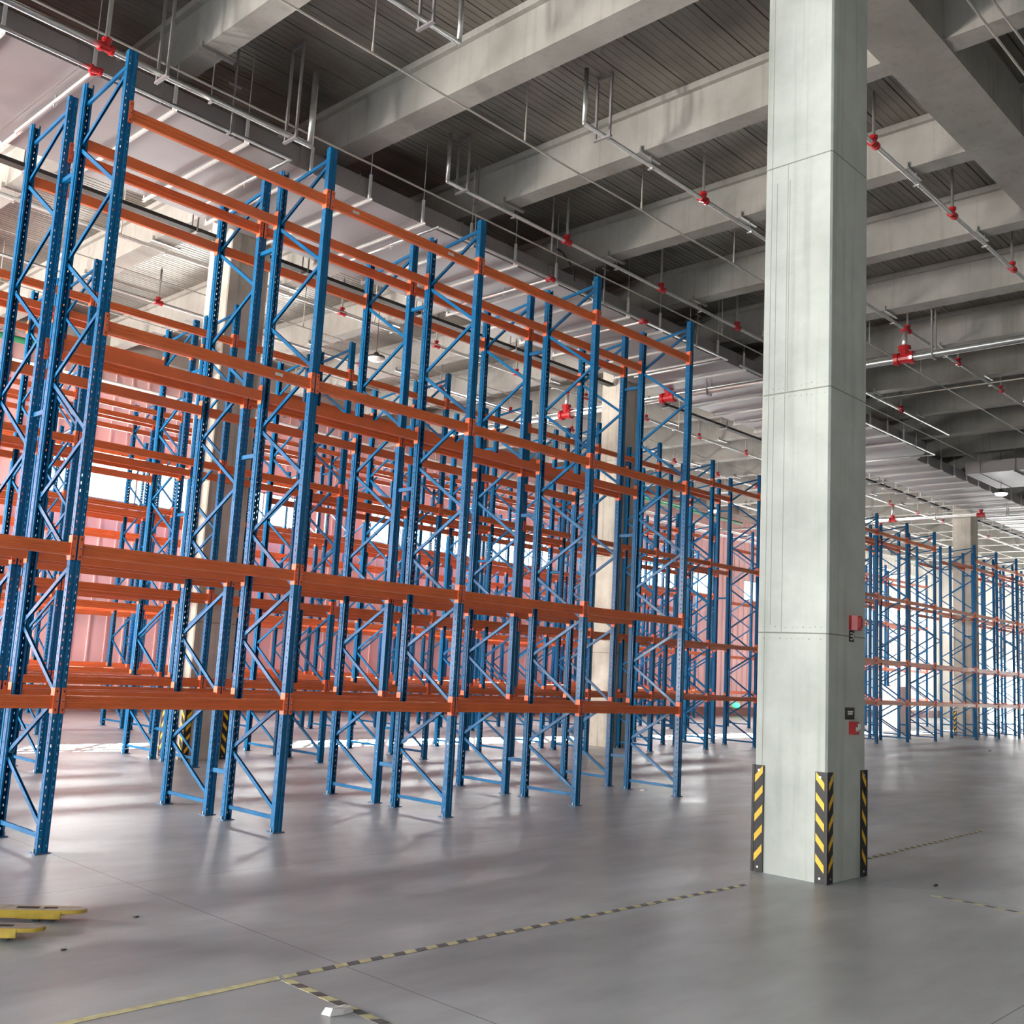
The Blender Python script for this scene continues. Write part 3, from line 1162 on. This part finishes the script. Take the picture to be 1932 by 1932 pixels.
# ------------------------------------------------------------------ pallet truck forks at the frame edge
def fork_mesh():
    b = MB().mat(M['jack'])
    L, w = 1.15, .16
    # body with rounded, tapered tip pointing +x (origin at the tip)
    body = [(-L, -w / 2), (-.12, -w / 2), (-.05, -w * .40), (-.01, -w * .22), (0, 0), (-.01, w * .22), (-.05, w * .40), (-.12, w / 2), (-L, w / 2)]
    inner = [(x * .995 - .004, y * .93) for x, y in body]
    n = len(b.v)
    k = len(body)
    b.v += [(x, y, .052 if x < -.2 else .060) for x, y in body] + [(x, y, .078) for x, y in body] + [(x, y, .084) for x, y in inner]
    for i in range(k):
        j = (i + 1) % k
        b.face(n + i, n + j, n + k + j, n + k + i)
        b.face(n + k + i, n + k + j, n + 2 * k + j, n + 2 * k + i)
    b.face(*[n + i for i in range(k)][::-1])
    b.mat(M['jack_top'])
    b.face(*[n + 2 * k + i for i in range(k)])
    # side skirts and the wheel fork
    b.mat(M['jack'])
    for s in (-1, 1):
        b.box(-L, -.16, s * w / 2 - .004, s * w / 2 + .004, .030, .078)
        b.poly([(-.44, s * .062 - .006), (-.16, s * .062 - .006), (-.16, s * .062 + .006), (-.44, s * .062 + .006)], .022, .055)
    b.mat(M['dark'])
    b.box(-.47, -.32, -.030, .030, .0843, .0853)
    b.box(-.29, -.20, -.022, .022, .0843, .0853)
    return b.mesh('fork')


FORK = fork_mesh()
jack = thing('pallet_truck', 'yellow pallet truck with only its two worn forks reaching into view', 'pallet truck', (0, 0, 0))
ang = math.radians(11)
c_, s_ = math.cos(ang), math.sin(ang)
tips = [(-.74, -2.50), (-1.14, -2.86)]
ang = math.atan2(-.36, -.0) if False else math.radians(-38)
tips = [(-.72, -2.53), (-1.14, -2.84)]
dirv = Vector((math.cos(ang), math.sin(ang)))
for tx, ty in tips:
    f = obj('fork', FORK, jack, (tx, ty, 0.0), ang)
    b = MB()
    for px in (-.235, -.33):
        b.tube((px, -.045, .028), (px, .045, .028), .028, 16)
    obj('load_wheel', b, f, mt=M['rubber'])
cx = (tips[0][0] + tips[1][0]) / 2 - dirv.x * 1.25
cy = (tips[0][1] + tips[1][1]) / 2 - dirv.y * 1.25
b = MB().box(-.12, .12, -.27, .27, .05, .20).box(-.20, -.10, -.12, .12, .20, .42).box(-.20, .0, -.27, .27, .12, .16)
obj('chassis', b, jack, (cx, cy, 0), ang, mt=M['jack'])
b = MB().tube((-.22, -.055, .09), (-.22, .055, .09), .09, 20)
obj('steer_wheel', b, jack, (cx, cy, 0), ang, mt=M['rubber'])
b = MB().tube((-.18, 0, .40), (-.42, 0, 1.12), .02, 12).tube((-.42, -.15, 1.12), (-.42, .15, 1.12), .018, 12).tube((-.42, -.15, 1.12), (-.46, -.15, 1.24), .016, 10).tube((-.42, .15, 1.12), (-.46, .15, 1.24), .016, 10).tube((-.46, -.16, 1.24), (-.46, .16, 1.24), .018, 12)
obj('tow_handle', b, jack, (cx, cy, 0), ang, mt=M['black'])

# ------------------------------------------------------------------ small things on the floor
def scrap(name, label, cat, x, y, mt, r=.05, h=.012):
    pts = []
    nn = 7
    for i in range(nn):
        a = 2 * PI * i / nn
        rr = r * random.uniform(.6, 1.1)
        pts.append((x + rr * math.cos(a), y + rr * .6 * math.sin(a)))
    b = MB()
    n = len(b.v)
    b.v += [(px, py, .002) for px, py in pts] + [(x + (px - x) * .8, y + (py - y) * .8, h * random.uniform(.5, 1.3)) for px, py in pts] + [(x, y, h)]
    for i in range(nn):
        j = (i + 1) % nn
        b.face(n + i, n + j, n + nn + j, n + nn + i)
        b.face(n + nn + i, n + nn + j, n + 2 * nn)
    b.face(*[n + i for i in range(nn)][::-1])
    tag(obj(name, b, mt=mt), label, cat)


scrap('paper_scrap', 'crumpled white paper lying beside the short branching floor tape', 'paper', -.47, -5.12, M['paper'], .12, .03)
scrap('dried_leaf', 'small dark leaf on the floor near the shaded side of the free-standing column', 'leaf', 6.49, -5.62, M['litter'], .05, .015)
scrap('dried_leaf', 'small dark leaf on the floor in front of the yellow fork tips', 'leaf', -.4, -2.62, M['litter'], .028, .01)
scrap('dried_leaf', 'dark speck of debris on the floor below the shorter fork', 'leaf', -1.15, -3.15, M['litter'], .024, .01)
scrap('paper_scrap', 'small white scrap on the shiny floor far beyond the free-standing column', 'paper', 32.6, 2.95, M['paper'], .16, .05)
scrap('paper_scrap', 'small white scrap on the floor by the last frame of the closest rack', 'paper', 10.3, .75, M['paper'], .09, .02)

# things far behind the racks
t = thing('exit_sign', 'small glowing green exit light low on the far wall beside the free-standing column', 'sign', (44.6, 19.9, .55))
obj('lit_face', MB().box(-.22, .22, -.05, .07, -.11, .11), t, mt=M['exit'])
t = thing('cargo_box', 'tall white box standing behind the far racks in the sunlight', 'box', (40.6, 9.6, 0))
obj('carton', MB().box(-.45, .45, -.4, .4, 0, 1.9), t, mt=M['white'])
obj('lid', MB().box(-.47, .47, -.42, .42, 1.9, 1.98), t, mt=M['white'])
t = thing('stacker_truck', 'orange stacker truck parked behind the short end rack run', 'stacker truck', (35.6, 10.6, 0), .5)
b = MB().box(-.6, .6, -.4, .4, .12, .75).box(-.6, -.1, -.4, .4, .75, 1.1)
obj('body', b, t, mt=M['orange'])
b = MB().box(.55, .65, -.35, -.25, .1, 2.3).box(.55, .65, .25, .35, .1, 2.3).box(.56, .64, -.3, .3, 2.2, 2.3).box(.56, .64, -.3, .3, 1.1, 1.2)
obj('mast', b, t, mt=M['dark'])
for y in (-.25, .25):
    obj('fork', MB().box(.65, 1.7, y - .06, y + .06, .06, .11), t, mt=M['dark'])
for x in (-.4, .4):
    obj('wheel', MB().tube((x, -.42, .12), (x, .42, .12), .12, 16), t, mt=M['rubber'])
